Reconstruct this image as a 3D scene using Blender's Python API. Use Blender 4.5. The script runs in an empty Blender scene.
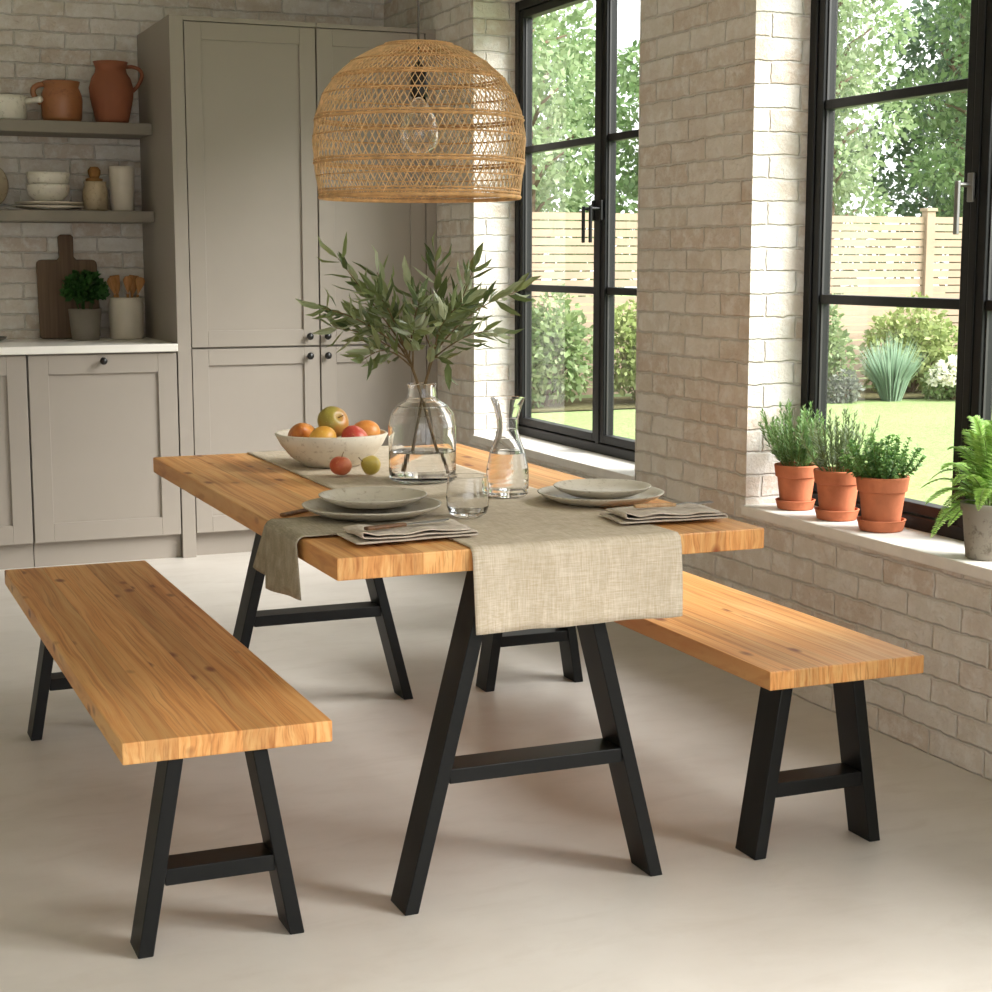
import bpy, math, random
from mathutils import Vector, Matrix, noise
PI = math.pi
sc = bpy.context.scene
COL = sc.collection
rnd = random.Random(11)

# ------------------------------------------------------------------ helpers
class MB:
    """collects geometry, then links it as one mesh object"""
    def __init__(s): s.v = []; s.f = []
    def add(s, vs, fs):
        b = len(s.v); s.v += [tuple(v) for v in vs]; s.f += [tuple(i + b for i in f) for f in fs]; return s
    def hexa(s, p):
        return s.add(p, [(3, 2, 1, 0), (4, 5, 6, 7), (0, 1, 5, 4), (1, 2, 6, 5), (2, 3, 7, 6), (3, 0, 4, 7)])
    def box(s, x0, y0, z0, x1, y1, z1):
        return s.hexa([(x0, y0, z0), (x1, y0, z0), (x1, y1, z0), (x0, y1, z0), (x0, y0, z1), (x1, y0, z1), (x1, y1, z1), (x0, y1, z1)])
    def lathe(s, prof, n=40, c=(0, 0, 0), wob=0, seed=0, close=False):
        vs = []
        for r, z in prof:
            for k in range(n):
                a = 2 * PI * k / n
                w = 1 + wob * noise.noise(Vector((math.cos(a) * 1.3 + seed, math.sin(a) * 1.3, z * 3)))
                dz = wob * .25 * r * noise.noise(Vector((math.cos(a) * 1.7, math.sin(a) * 1.7 + seed, 5)))
                vs.append((c[0] + max(r, 1e-5) * w * math.cos(a), c[1] + max(r, 1e-5) * w * math.sin(a), c[2] + z + dz))
        m = len(prof); fs = []
        for i in range(m - 1 if not close else m):
            j = (i + 1) % m
            for k in range(n):
                l = (k + 1) % n
                fs.append((i * n + k, i * n + l, j * n + l, j * n + k))
        return s.add(vs, fs)
    def tube(s, pts, r, n=6, caps=True):
        pts = [Vector(p) for p in pts]; m = len(pts)
        rs = r if isinstance(r, (list, tuple)) else [r] * m
        up = Vector((0, 0, 1)); vs = []; fs = []
        t0 = (pts[1] - pts[0]).normalized()
        a = t0.cross(up)
        if a.length < 1e-3: a = t0.cross(Vector((1, 0, 0)))
        a.normalize()
        for i, p in enumerate(pts):
            t = (pts[min(i + 1, m - 1)] - pts[max(i - 1, 0)]).normalized()
            a = (a - t * a.dot(t)).normalized(); b = t.cross(a)
            for k in range(n):
                an = 2 * PI * k / n
                vs.append(p + (a * math.cos(an) + b * math.sin(an)) * rs[i])
        for i in range(m - 1):
            for k in range(n):
                l = (k + 1) % n
                fs.append((i * n + k, i * n + l, (i + 1) * n + l, (i + 1) * n + k))
        if caps:
            fs.append(tuple(range(n - 1, -1, -1))); fs.append(tuple(range((m - 1) * n, m * n)))
        return s.add(vs, fs)
    def sheet(s, fn, nu, nv):
        vs = [fn(i / nu, j / nv) for i in range(nu + 1) for j in range(nv + 1)]
        fs = [(i * (nv + 1) + j, (i + 1) * (nv + 1) + j, (i + 1) * (nv + 1) + j + 1, i * (nv + 1) + j + 1) for i in range(nu) for j in range(nv)]
        return s.add(vs, fs)
    def leaf(s, base, d, side, L, W, bend=.1, fold=.15):
        """lens-shaped leaf: base point, direction, sideways vector"""
        d = d.normalized(); side = (side - d * side.dot(d))
        if side.length < 1e-4: side = d.orthogonal()
        side.normalize(); nrm = d.cross(side)
        q = lambda t, w, h: base + d * (L * t) + side * (W * w) + nrm * (L * h)
        vs = [q(0, 0, 0), q(.3, .5, fold * W / L), q(.3, 0, bend * .5), q(.3, -.5, fold * W / L), q(.68, .42, bend * .6 + fold * W / L), q(.68, 0, bend * .55),
              q(.68, -.42, bend * .6 + fold * W / L), q(1, 0, -bend * .2)]
        return s.add(vs, [(0, 2, 1), (0, 3, 2), (1, 2, 5, 4), (2, 3, 6, 5), (4, 5, 7), (5, 6, 7)])
    def blade(s, base, d, side, L, W):
        d = d.normalized(); side = side - d * side.dot(d)
        if side.length < 1e-4: side = d.orthogonal()
        side.normalize()
        return s.add([base, base + d * L * .45 + side * W * .5, base + d * L, base + d * L * .45 - side * W * .5], [(0, 1, 2, 3)])
    def build(s, name, m, parent=None, loc=(0, 0, 0), smooth=False, bevel=0, uv=False, solid=0, subsurf=0, seg=2):
        me = bpy.data.meshes.new(name); me.from_pydata(s.v, [], s.f); me.update()
        if smooth: me.polygons.foreach_set('use_smooth', [True] * len(me.polygons))
        if uv:
            ul = me.uv_layers.new(name='UVMap')
            for p in me.polygons:
                n = p.normal
                for li in p.loop_indices:
                    c = me.vertices[me.loops[li].vertex_index].co
                    ul.data[li].uv = (c.y, c.z) if abs(n.x) > .7 else ((c.x * 1.0 + .06, c.z) if abs(n.y) > .7 else (c.y, c.x))
        me.materials.append(m)
        o = bpy.data.objects.new(name, me); COL.objects.link(o); o.location = loc
        if parent: o.parent = parent
        if solid:
            md = o.modifiers.new('thickness', 'SOLIDIFY'); md.thickness = solid; md.offset = 0
        if bevel:
            md = o.modifiers.new('bevel', 'BEVEL'); md.width = bevel; md.segments = seg; md.limit_method = 'ANGLE'; md.angle_limit = .6
        if subsurf:
            md = o.modifiers.new('sub', 'SUBSURF'); md.levels = subsurf; md.render_levels = subsurf
        return o

def tag(o, label=None, cat=None, group=None, kind=None):
    if label: o['label'] = label
    if cat: o['category'] = cat
    if group: o['group'] = group
    if kind: o['kind'] = kind
    return o
def thing(name, label, cat, loc=(0, 0, 0), rz=0, group=None):
    o = bpy.data.objects.new(name, None); COL.objects.link(o); o.empty_display_size = .1
    o.location = loc; o.rotation_euler = (0, 0, rz)
    return tag(o, label, cat, group)
def copy_tree(o, parent=None):
    c = o.copy(); COL.objects.link(c)
    if parent: c.parent = parent
    for ch in list(o.children): copy_tree(ch, c)
    return c
def rv(s=1): return Vector((rnd.uniform(-s, s), rnd.uniform(-s, s), rnd.uniform(-s, s)))

# ---------------------------------------------------------------- materials
def L(r, g, b):
    f = lambda c: (c / 255 / 12.92) if c / 255 <= .04045 else ((c / 255 + .055) / 1.055) ** 2.4
    return (f(r), f(g), f(b), 1)
class NT:
    def __init__(s, name):
        s.m = bpy.data.materials.new(name); s.m.use_nodes = True; s.t = s.m.node_tree
        for n in list(s.t.nodes): s.t.nodes.remove(n)
        s.out = s.n('ShaderNodeOutputMaterial')
    def n(s, ty, ins=None, **kw):
        nd = s.t.nodes.new(ty)
        for k, v in kw.items(): setattr(nd, k, v)
        for k, v in (ins or {}).items():
            if isinstance(v, bpy.types.NodeSocket): s.t.links.new(v, nd.inputs[k])
            elif isinstance(v, bpy.types.Node): s.t.links.new(v.outputs[0], nd.inputs[k])
            else: nd.inputs[k].default_value = v
        return nd
    def math(s, op, a, b=0): return s.n('ShaderNodeMath', {0: a, 1: b}, operation=op).outputs[0]
    def mix(s, f, a, b, mode='MIX'):
        nd = s.n('ShaderNodeMix', data_type='RGBA', blend_type=mode)
        for k, v in ((0, f), (6, a), (7, b)):
            if isinstance(v, (bpy.types.NodeSocket)): s.t.links.new(v, nd.inputs[k])
            else: nd.inputs[k].default_value = v
        return nd.outputs[2]
    def ramp(s, f, *st):
        nd = s.n('ShaderNodeValToRGB', {0: f}); e = nd.color_ramp.elements
        while len(e) < len(st): e.new(.5)
        for i, (p, c) in enumerate(st):
            e[i].position = p; e[i].color = c if not isinstance(c, (int, float)) else (c, c, c, 1)
        return nd.outputs[0]
    def noise(s, vec, scale, detail=3, rough=.55, dist=0):
        i = {'Scale': scale, 'Detail': detail, 'Roughness': rough, 'Distortion': dist}
        if vec is not None: i['Vector'] = vec
        return s.n('ShaderNodeTexNoise', i).outputs[0]
    def mapping(s, vec, sc_): return s.n('ShaderNodeMapping', {'Vector': vec, 'Scale': sc_}).outputs[0]
    def co(s, w='Object'): return s.n('ShaderNodeTexCoord').outputs[w]
    def pos(s): return s.n('ShaderNodeNewGeometry').outputs['Position']
    def bump(s, h, dist, st=1.0): return s.n('ShaderNodeBump', {'Height': h, 'Distance': dist, 'Strength': st}).outputs[0]
    def pbr(s, col, rough=.6, normal=None, spec=.5, **kw):
        i = {'Base Color': col, 'Roughness': rough, 'Specular IOR Level': spec}
        if normal is not None: i['Normal'] = normal
        i.update(kw)
        b = s.n('ShaderNodeBsdfPrincipled', i); s.t.links.new(b.outputs[0], s.out.inputs[0]); return s.m
def plain(name, rgb, rough=.6, spec=.5, var=.12, sc_=12, bump=0, **kw):
    t = NT(name); c = L(*rgb); p = t.co()
    nz = t.noise(p, sc_, 4)
    lo = tuple(x * (1 - var) for x in c[:3]) + (1,); hi = tuple(min(1, x * (1 + var)) for x in c[:3]) + (1,)
    col = t.ramp(nz, (.3, lo), (.7, hi))
    nb = t.bump(t.noise(p, sc_ * 8, 3), bump) if bump else None
    return t.pbr(col, rough, nb, spec, **kw)
def speckled(name, rgb, rgb2, rough=.5, sc_=60, bump=.0006, patch=None):
    t = NT(name); p = t.co()
    a = t.noise(p, sc_, 5, .7); b = t.noise(p, sc_ * .12, 3)
    col = t.mix(t.ramp(a, (.55, 0), (.68, 1)), L(*rgb), L(*rgb2))
    col = t.mix(t.ramp(b, (.4, 0), (.7, .55)), col, L(*(patch or rgb2)))
    return t.pbr(col, rough, t.bump(a, bump))

def brick_mat(name):
    t = NT(name); uv = t.co('UV')
    d = t.n('ShaderNodeTexNoise', {'Vector': uv, 'Scale': 13, 'Detail': 5, 'Roughness': .68}).outputs[1]
    d2 = t.n('ShaderNodeVectorMath', {0: d, 1: (.5, .5, .5)}, operation='SUBTRACT').outputs[0]
    d3 = t.n('ShaderNodeVectorMath', {0: d2, 'Scale': .021}, operation='SCALE').outputs[0]
    vec = t.n('ShaderNodeVectorMath', {0: uv, 1: d3}, operation='ADD').outputs[0]
    def bk(smooth, c1, c2, mo, size):
        return t.n('ShaderNodeTexBrick', {'Vector': vec, 'Color1': c1, 'Color2': c2, 'Mortar': mo, 'Scale': 1, 'Mortar Size': size, 'Mortar Smooth': smooth,
                   'Bias': -.1, 'Brick Width': .236, 'Row Height': .0735}, offset=.5)
    b = bk(.7, (0, 0, 0, 1), (1, 1, 1, 1), (.5, .5, .5, 1), .0048)
    bid = t.n('ShaderNodeSeparateColor', {0: b.outputs[0]}).outputs[0]
    base = t.ramp(bid, (.0, L(210, 201, 189)), (.3, L(219, 213, 204)), (.55, L(210, 199, 187)), (.8, L(202, 187, 172)), (1, L(222, 216, 208)))
    n1 = t.noise(vec, 16, 6, .7); n2 = t.noise(vec, 4.2, 5, .65)
    col = t.mix(t.ramp(n1, (.46, 0), (.62, .8)), base, L(227, 223, 217))
    col = t.mix(t.ramp(n2, (.52, 0), (.70, .6)), col, L(190, 169, 150))
    col = t.mix(t.math('MULTIPLY', b.outputs[1], .7), col, L(208, 203, 195))
    hb = bk(.8, (1, 1, 1, 1), (1, 1, 1, 1), (0, 0, 0, 1), .0062)
    h = t.math('ADD', t.math('MULTIPLY', t.math('SUBTRACT', 1, hb.outputs[1]), 1.0), t.math('MULTIPLY', n1, 1.15))
    h = t.math('ADD', h, t.math('MULTIPLY', t.noise(vec, 70, 5, .7), .55))
    return t.pbr(col, .9, t.bump(h, .0085, .85), .2)

def wood_mat(name, light, mid, dark, plank=.064, rough=.42, knots=True):
    t = NT(name); p = t.co()
    oi = t.n('ShaderNodeObjectInfo').outputs['Random']
    x = t.n('ShaderNodeSeparateXYZ', {0: p}).outputs
    px = t.math('ADD', t.math('DIVIDE', x[0], plank), t.math('MULTIPLY', oi, 7))
    pid = t.math('FLOOR', px); fr = t.math('FRACT', px)
    w = t.n('ShaderNodeTexWhiteNoise', {'W': pid}, noise_dimensions='1D').outputs[0]
    off = t.n('ShaderNodeCombineXYZ', {0: t.math('MULTIPLY', w, 3.1), 1: t.math('MULTIPLY', w, 17), 2: t.math('MULTIPLY', oi, 9)})
    v = t.n('ShaderNodeVectorMath', {0: p, 1: off.outputs[0]}, operation='ADD').outputs[0]
    warp = t.n('ShaderNodeTexNoise', {'Vector': t.mapping(v, (10, 2.2, 10)), 'Scale': 1, 'Detail': 2}).outputs[1]
    v2 = t.n('ShaderNodeVectorMath', {0: v, 1: t.n('ShaderNodeVectorMath', {0: warp, 'Scale': .03}, operation='SCALE').outputs[0]}, operation='ADD').outputs[0]
    g = t.noise(t.mapping(v2, (70, 1.3, 9)), 1, 5, .6)
    g2 = t.noise(t.mapping(v2, (17, .7, 17)), 1, 3)
    fine = t.noise(t.mapping(v2, (190, 2.2, 14)), 1, 3, .6)
    col = t.ramp(g, (.27, L(*dark)), (.43, L(*mid)), (.60, L(*light)))
    col = t.mix(t.ramp(g2, (.35, .55), (.62, 0)), col, L(*mid))
    col = t.mix(t.ramp(fine, (.34, .55), (.47, 0)), col, L(*dark))
    tint = t.n('ShaderNodeMapRange', {0: w, 3: .84, 4: 1.10}).outputs[0]
    col = t.n('ShaderNodeVectorMath', {0: col, 'Scale': tint}, operation='SCALE').outputs[0]
    if knots:
        vo = t.n('ShaderNodeTexVoronoi', {'Vector': t.mapping(v2, (16, 7.5, 16)), 'Scale': 1, 'Randomness': 1})
        pick = t.ramp(t.n('ShaderNodeSeparateColor', {0: vo.outputs[1]}).outputs[0], (.62, 0), (.63, 1))
        kd = t.math('MULTIPLY', t.ramp(vo.outputs[0], (.10, 1), (.26, 0)), pick)
        col = t.mix(t.math('MULTIPLY', kd, .9), col, L(124, 58, 26))
    seam = t.ramp(t.math('ABSOLUTE', t.math('SUBTRACT', fr, .5)), (.475, 0), (.5, .45))
    col = t.mix(seam, col, L(*dark))
    return t.pbr(col, rough, t.bump(g, .0008), .35)

def cloth_mat(name, rgb, rgb2, sc_=420):
    t = NT(name); p = t.co()
    a = t.noise(t.mapping(p, (1, .06, .06)), sc_, 3); b = t.noise(t.mapping(p, (.06, 1, 1)), sc_, 3)
    c = t.noise(t.mapping(p, (1, 1, .35)), 22, 6, .75)
    wv = t.math('ADD', t.math('MULTIPLY', a, .5), t.math('MULTIPLY', b, .5))
    col = t.mix(t.ramp(wv, (.38, 0), (.62, 1)), L(*rgb2), L(*rgb))
    col = t.mix(t.ramp(c, (.45, 0), (.7, .65)), col, L(*[int(q * .93) for q in rgb2]))
    return t.pbr(col, .95, t.bump(wv, .0012, .8), .1)

def leaf_mat(name, *cols, trans=.35, rough=.5):
    t = NT(name)
    r = t.n('ShaderNodeNewGeometry').outputs['Random Per Island']
    col = t.ramp(r, *[(i / max(1, len(cols) - 1), L(*c)) for i, c in enumerate(cols)])
    pb = t.n('ShaderNodeBsdfPrincipled', {'Base Color': col, 'Roughness': rough, 'Specular IOR Level': .4})
    tr = t.n('ShaderNodeBsdfTranslucent', {'Color': col})
    mx = t.n('ShaderNodeMixShader', {0: trans, 1: pb.outputs[0], 2: tr.outputs[0]})
    t.t.links.new(mx.outputs[0], t.out.inputs[0]); return t.m

def glass_mat(name, tint=(1, 1, 1, 1), ior=1.46):
    t = NT(name)
    g = t.n('ShaderNodeBsdfGlass', {'Color': tint, 'Roughness': 0.0, 'IOR': ior})
    t.t.links.new(g.outputs[0], t.out.inputs[0]); return t.m
def pane_mat():
    t = NT('window_glass')
    lw_ = t.n('ShaderNodeLayerWeight', {'Blend': .5}).outputs['Facing']
    f = t.n('ShaderNodeMath', {0: t.math('MULTIPLY', t.math('POWER', lw_, 5), .85), 1: .075}, operation='ADD')
    tr = t.n('ShaderNodeBsdfTransparent', {'Color': (.96, .98, .97, 1)}); gl = t.n('ShaderNodeBsdfGlossy', {'Roughness': .01, 'Color': (.95, .97, .97, 1)})
    mx = t.n('ShaderNodeMixShader', {0: f.outputs[0], 1: tr.outputs[0], 2: gl.outputs[0]})
    t.t.links.new(mx.outputs[0], t.out.inputs[0]); return t.m

def floor_mat():
    t = NT('polished_concrete'); p = t.co()
    a = t.noise(p, 1.3, 5, .6); b = t.noise(t.mapping(p, (2, 5, 1)), 2.2, 6, .65, .6)
    col = t.ramp(a, (.3, L(188, 180, 171)), (.7, L(206, 200, 192)))
    col = t.mix(t.ramp(b, (.5, 0), (.8, .4)), col, L(176, 166, 155))
    rg = t.n('ShaderNodeMapRange', {0: b, 3: .28, 4: .46}).outputs[0]
    return t.pbr(col, rg, t.bump(t.noise(p, 22, 4), .0006), .45)
def lawn_mat():
    t = NT('lawn_grass'); p = t.co()
    a = t.noise(p, .8, 4); b = t.noise(p, 26, 5, .7)
    col = t.ramp(b, (.3, L(114, 134, 82)), (.55, L(136, 154, 100)), (.75, L(156, 172, 122)))
    col = t.mix(t.ramp(a, (.45, 0), (.8, .5)), col, L(148, 162, 110))
    return t.pbr(col, .9, t.bump(b, .03), .1)

M = dict(
    brick=brick_mat('painted_brick'),
    pine=wood_mat('honey_pine', (228, 180, 118), (213, 150, 88), (164, 98, 48)),
    board=wood_mat('dark_board', (112, 88, 66), (96, 74, 54), (70, 52, 38), .2, .6, False),
    spoon=wood_mat('spoon_wood', (186, 136, 84), (170, 118, 68), (140, 92, 50), .2, .6, False),
    handle_wood=wood_mat('walnut_handle', (134, 96, 64), (112, 78, 50), (84, 56, 36), .2, .5, False),
    pale_handle=wood_mat('pale_handle', (204, 168, 128), (190, 150, 108), (160, 120, 80), .2, .5, False),
    steel=plain('black_powder_coat', (12, 13, 13), .45, .28, .1, 30),
    cabinet=plain('taupe_paint', (152, 143, 133), .5, .35, .02, 3),
    gap=plain('dark_gap', (40, 36, 32), .9, .1),
    knob=plain('black_iron', (22, 21, 20), .35, .5),
    counter=plain('white_stone', (232, 228, 220), .25, .5, .03, 8),
    shelf=plain('grey_oak_shelf', (132, 124, 112), .6, .3, .1, 7),
    floor=floor_mat(), plaster=plain('white_plaster', (236, 234, 230), .95, .1, .02, 3),
    sill=plain('stone_sill', (222, 217, 210), .55, .3, .06, 14, .0006),
    frame=plain('dark_bronze_aluminium', (14, 14, 14), .45, .3, .08, 20),
    bead=plain('glazing_bead', (50, 48, 47), .4, .5, .05), lever=plain('steel_and_lit_lever', (150, 148, 145), .3, .5, .05, Metallic=.8),
    pane=pane_mat(), glass=glass_mat('clear_glass'), water=glass_mat('water', (1, 1, 1, 1), 1.33),
    rattan=plain('rattan', (214, 178, 132), .6, .3, .25, 40), rattan_band=plain('rattan_band', (198, 154, 104), .6, .3, .25, 40),
    bulb=pane_mat(), cord=plain('grey_cord', (96, 92, 88), .6),
    linen=cloth_mat('linen', (212, 200, 183), (186, 170, 146)),
    napkin=cloth_mat('napkin_linen', (214, 204, 192), (184, 170, 154)),
    drape=cloth_mat('olive_linen', (172, 162, 144), (138, 128, 108)),
    plate=speckled('stoneware', (196, 188, 173), (146, 132, 110), .35, 50, .0004, (172, 162, 143)),
    bowl=speckled('cream_stoneware', (214, 204, 186), (168, 150, 128), .55, 55, .0008, (198, 186, 166)),
    white=speckled('white_glaze', (222, 216, 202), (150, 140, 124), .35, 45, .0004, (206, 198, 184)),
    rimcream=plain('glaze', (206, 196, 180), .4, .4, .08, 10),
    jarclay=speckled('sandy_glaze', (176, 158, 130), (120, 100, 76), .5, 60),
    cork=plain('cork', (140, 100, 56), .8, .2, .25, 40),
    grey=plain('grey_ceramic', (124, 116, 106), .6, .3, .1, 12), darkdish=plain('dark_ceramic', (84, 76, 66), .5, .3),
    zinc=speckled('weathered_cement', (140, 133, 121), (92, 84, 72), .85, 34, .001, (112, 104, 92)),
    terra=plain('terracotta', (180, 108, 76), .85, .2, .2, 14, .0008), jug=speckled('jug_clay', (158, 104, 66), (116, 72, 42), .4, 30, .0006, (146, 92, 56)),
    jug2=plain('red_clay', (142, 86, 60), .7, .3, .14, 8, .0006),
    soil=plain('soil', (70, 52, 38), .95, .1, .4, 80, .003),
    stem=plain('twig_bark', (112, 92, 64), .8, .2, .2, 40), greenstem=plain('green_stem', (96, 110, 56), .7, .2, .2, 40),
    olive=leaf_mat('olive_leaf', (72, 86, 50), (124, 134, 84), (82, 98, 58), (188, 194, 160), (104, 118, 72), (152, 160, 114), trans=.25, rough=.3),
    rosemary=leaf_mat('rosemary_leaf', (86, 124, 66), (128, 160, 96), (104, 140, 80), (158, 182, 128)),
    sage=leaf_mat('grey_herb_leaf', (84, 100, 66), (116, 132, 92), (98, 116, 76), (142, 152, 116)),
    basil=leaf_mat('oregano_leaf', (80, 122, 54), (110, 150, 74), (66, 106, 48), (136, 168, 98)),
    fern=leaf_mat('fern_leaf', (104, 146, 56), (146, 180, 84), (122, 162, 66), (172, 198, 116)),
    herb=leaf_mat('dark_herb_leaf', (44, 84, 36), (60, 104, 44), (36, 72, 30)),
    tree1=leaf_mat('pale_tree_leaf', (134, 156, 108), (164, 182, 136), (110, 136, 90), (184, 198, 158), trans=.45),
    tree2=leaf_mat('green_tree_leaf', (96, 126, 76), (134, 160, 106), (80, 108, 64), (158, 180, 130), trans=.45),
    conifer=leaf_mat('conifer_leaf', (70, 94, 68), (92, 116, 84), (58, 82, 58), (116, 138, 104), trans=.3),
    shrub=leaf_mat('shrub_leaf', (108, 132, 80), (142, 160, 108), (88, 112, 66), (168, 180, 136), trans=.4),
    shrub2=leaf_mat('yellow_shrub_leaf', (138, 154, 90), (166, 176, 116), (116, 134, 74), trans=.4),
    bluegrass=leaf_mat('blue_grass', (136, 162, 138), (160, 182, 156), (118, 146, 122), trans=.4),
    greyshrub=leaf_mat('lavender_leaf', (112, 118, 106), (92, 98, 88), (130, 134, 120), trans=.3),
    petal=leaf_mat('white_petal', (240, 238, 226), (228, 226, 206), (246, 244, 236), trans=.3),
    bark=plain('bark', (112, 94, 76), .9, .1, .3, 8), fence=plain('larch_board', (158, 138, 118), .8, .2, .1, 3), lawn=lawn_mat(),
    bed=plain('bark_mulch', (92, 88, 60), .95, .1, .4, 20, .01),
)
def fruit_mat(name, a, b, blush, sc_=9):
    t = NT(name); p = t.co(); x = t.n('ShaderNodeSeparateXYZ', {0: p}).outputs
    f = t.math('ADD', t.math('MULTIPLY', x[0], blush), t.noise(p, sc_ * 3, 3))
    col = t.ramp(f, (.3, L(*a)), (.68, L(*b)))
    col = t.mix(t.ramp(t.noise(p, 160, 2), (.62, 0), (.72, .35)), col, L(230, 200, 130))
    return t.pbr(col, .38, None, .4)

# ------------------------------------------------------------------- camera
cam = bpy.data.cameras.new('camera'); co = bpy.data.objects.new('camera', cam); COL.objects.link(co)
co.location = (0, 0, 1.36); co.rotation_euler = (math.radians(90 - 8.098), 0, math.radians(-22.705))
cam.sensor_width = 36; cam.sensor_fit = 'HORIZONTAL'; cam.lens = 1658.65 / 992 * 36; cam.clip_end = 200
sc.camera = co

# ------------------------------------------------------------------ setting
WX, YB, ZC, HEAD, SILL = 2.833, 8.25, 3.0, 2.5, .566
YF = -2.6
def struct(o): o['kind'] = 'structure'; return o
struct(MB().box(-1.9, YF, -.12, 3.2, YB + .25, 0).build('floor', M['floor']))
struct(MB().box(-1.9, YF, ZC, 3.2, YB + .25, ZC + .2).build('ceiling', M['plaster']))
struct(MB().box(-1.9, YB, 0, WX, YB + .25, ZC).build('wall_back', M['brick'], uv=True))
lw = MB()
lw.box(-1.9, YF, 0, -1.7, YB, ZC)
struct(lw.build('wall_left', M['plaster']))
wf = MB().box(-1.9, YF - .2, 0, -1.3, YF, ZC).box(2.4, YF - .2, 0, 3.2, YF, ZC).box(-1.3, YF - .2, 2.6, 2.4, YF, ZC)
struct(wf.build('wall_front_added', M['plaster']))  # unseen wall added to cut the fill light, its opening sized for that
WINS = [(5.437, 7.03, 6.17), (2.97, 4.65, 3.81), (.1, 1.95, 1.03)]  # last opening is out of view, added to let sun reach the near floor
wr = MB(); XO = 3.108
yy = YF
for y0, y1, _ in sorted(WINS):
    wr.box(WX, yy, 0, XO, y0, ZC); wr.box(WX, y0, 0, XO, y1, SILL - .036); wr.box(WX, y0, HEAD, XO, y1, ZC); yy = y1
wr.box(WX, yy, 0, XO, YB + .25, ZC)
struct(wr.build('wall_right', M['brick'], uv=True))
for i, (y0, y1, _) in enumerate(WINS):
    s = MB().box(WX - .018, y0 + .001, SILL - .034, 3.034, y1 - .001, SILL)
    if i == 0: s = MB().box(WX - .012, y0 + .001, SILL - .034, 3.034, y1 - .001, SILL)
    struct(s.build('trim_%d' % (i + 1), M['sill'], bevel=.004))

FX0, FX1 = 3.033, 3.100
def window(n, y0, y1, ym):
    w = bpy.data.objects.new('window_%d' % n, None); COL.objects.link(w); w['kind'] = 'structure'
    z0, z1 = SILL - .03, HEAD; t = .04
    f = MB().box(FX0, y0, z0, FX1, y0 + t, z1).box(FX0, y1 - t, z0, FX1, y1, z1)
    f.box(FX0, y0 + t, z0, FX1, y1 - t, z0 + t + .03).box(FX0, y0 + t, z1 - t, FX1, y1 - t, z1).box(FX0 + .002, ym - .016, z0 + t, FX1, ym + .016, z1 - t)
    f.build('frame', M['frame'], w, bevel=.004)
    for k, (a, b) in enumerate(((y0 + t, ym - .016), (ym + .016, y1 - t))):
        a += .003; b -= .003
        zb, zt = z0 + t + .034, z1 - t - .004; s_ = .033
        sx0, sx1 = FX0 + .006, FX0 + .055
        m = MB().box(sx0, a, zb, sx1, a + s_, zt).box(sx0, b - s_, zb, sx1, b, zt)
        m.box(sx0, a + s_, zb, sx1, b - s_, zb + s_).box(sx0, a + s_, zt - s_, sx1, b - s_, zt)
        for zz in (1.235, 1.848): m.box(sx0 + .008, a + s_, zz - .015, sx1 - .002, b - s_, zz + .015)
        sh = m.build('sash', M['frame'], w, bevel=.003)
        p = MB().add([(FX0 + .028, a + s_ - .006, zb + s_ - .006), (FX0 + .028, b - s_ + .006, zb + s_ - .006), (FX0 + .028, b - s_ + .006, zt - s_ + .006), (FX0 + .028, a + s_ - .006, zt - s_ + .006)], [(0, 1, 2, 3)])
        p.build('pane', M['pane'], sh)
        g = MB(); gx0, gx1 = FX0 + .019, FX0 + .0265
        g.box(gx0, a + s_, zb + s_, gx1, a + s_ + .005, zt - s_).box(gx0, b - s_ - .005, zb + s_, gx1, b - s_, zt - s_)
        g.build('glazing_bead', M['bead'], sh)
    for hy in ((ym + .032, ym - .034) if n == 1 else (ym + .004,)):
        h = MB()
        h.box(FX0 - .010, hy - .012, 1.52, FX0 - .0005, hy + .012, 1.60)
        h.tube([(FX0 - .008, hy, 1.567), (FX0 - .05, hy, 1.567)], .007, 8)
        h.box(FX0 - .056, hy - .008, 1.43, FX0 - .046, hy + .008, 1.577)
        h.build('handle', M['lever' if n == 2 else 'frame'], w, bevel=.002)  # near window's handle is paler: light falling on it is put into the colour
for i, (a, b, c) in enumerate(WINS): window(i + 1, a, b, c)
struct(MB().box(3.112, -30, -.5, 70, 70, -.02).build('lawn', M['lawn']))

# ------------------------------------------------------------------ kitchen
CF = 7.5            # plane of the cabinet doors
def shaker(m, x0, x1, z0, z1, w=.075, y=CF, t=.022, r=.010):
    """frame-and-panel door front facing -y"""
    m.box(x0, y, z0, x0 + w, y + t, z1).box(x1 - w, y, z0, x1, y + t, z1)
    m.box(x0 + w, y, z0, x1 - w, y + t, z0 + w).box(x0 + w, y, z1 - w, x1 - w, y + t, z1)
    m.box(x0 + w - .002, y + r, z0 + w - .002, x1 - w + .002, y + t, z1 - w + .002)
    return m
def knob(x, z, parent, y=CF):
    k = MB().lathe([(0, 0), (.006, 0), (.006, .014), (.015, .018), (.017, .025), (.013, .032), (0, .034)], 16)
    o = k.build('knob', M['knob'], parent, smooth=True); o.location = (x, y, z) if parent is None else (x - parent_off(parent)[0], y - parent_off(parent)[1], z - parent_off(parent)[2])
    o.rotation_euler = (PI / 2, 0, 0); return o
def parent_off(p):
    v = Vector((0, 0, 0))
    while p is not None: v = v + p.location; p = p.parent
    return v
def door(parent, x0, x1, z0, z1, w=.075):
    ox, oy, oz = parent.location
    return shaker(MB(), x0 - ox, x1 - ox, z0 - oz, z1 - oz, w, CF - oy).build('door', M['cabinet'], parent, bevel=.0018)
TT = 2.43
t = thing('tall_cabinet', 'tall taupe panelled larder cabinet standing at the end of the white worktop', 'cabinet', (1.576, CF, 0))
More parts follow.
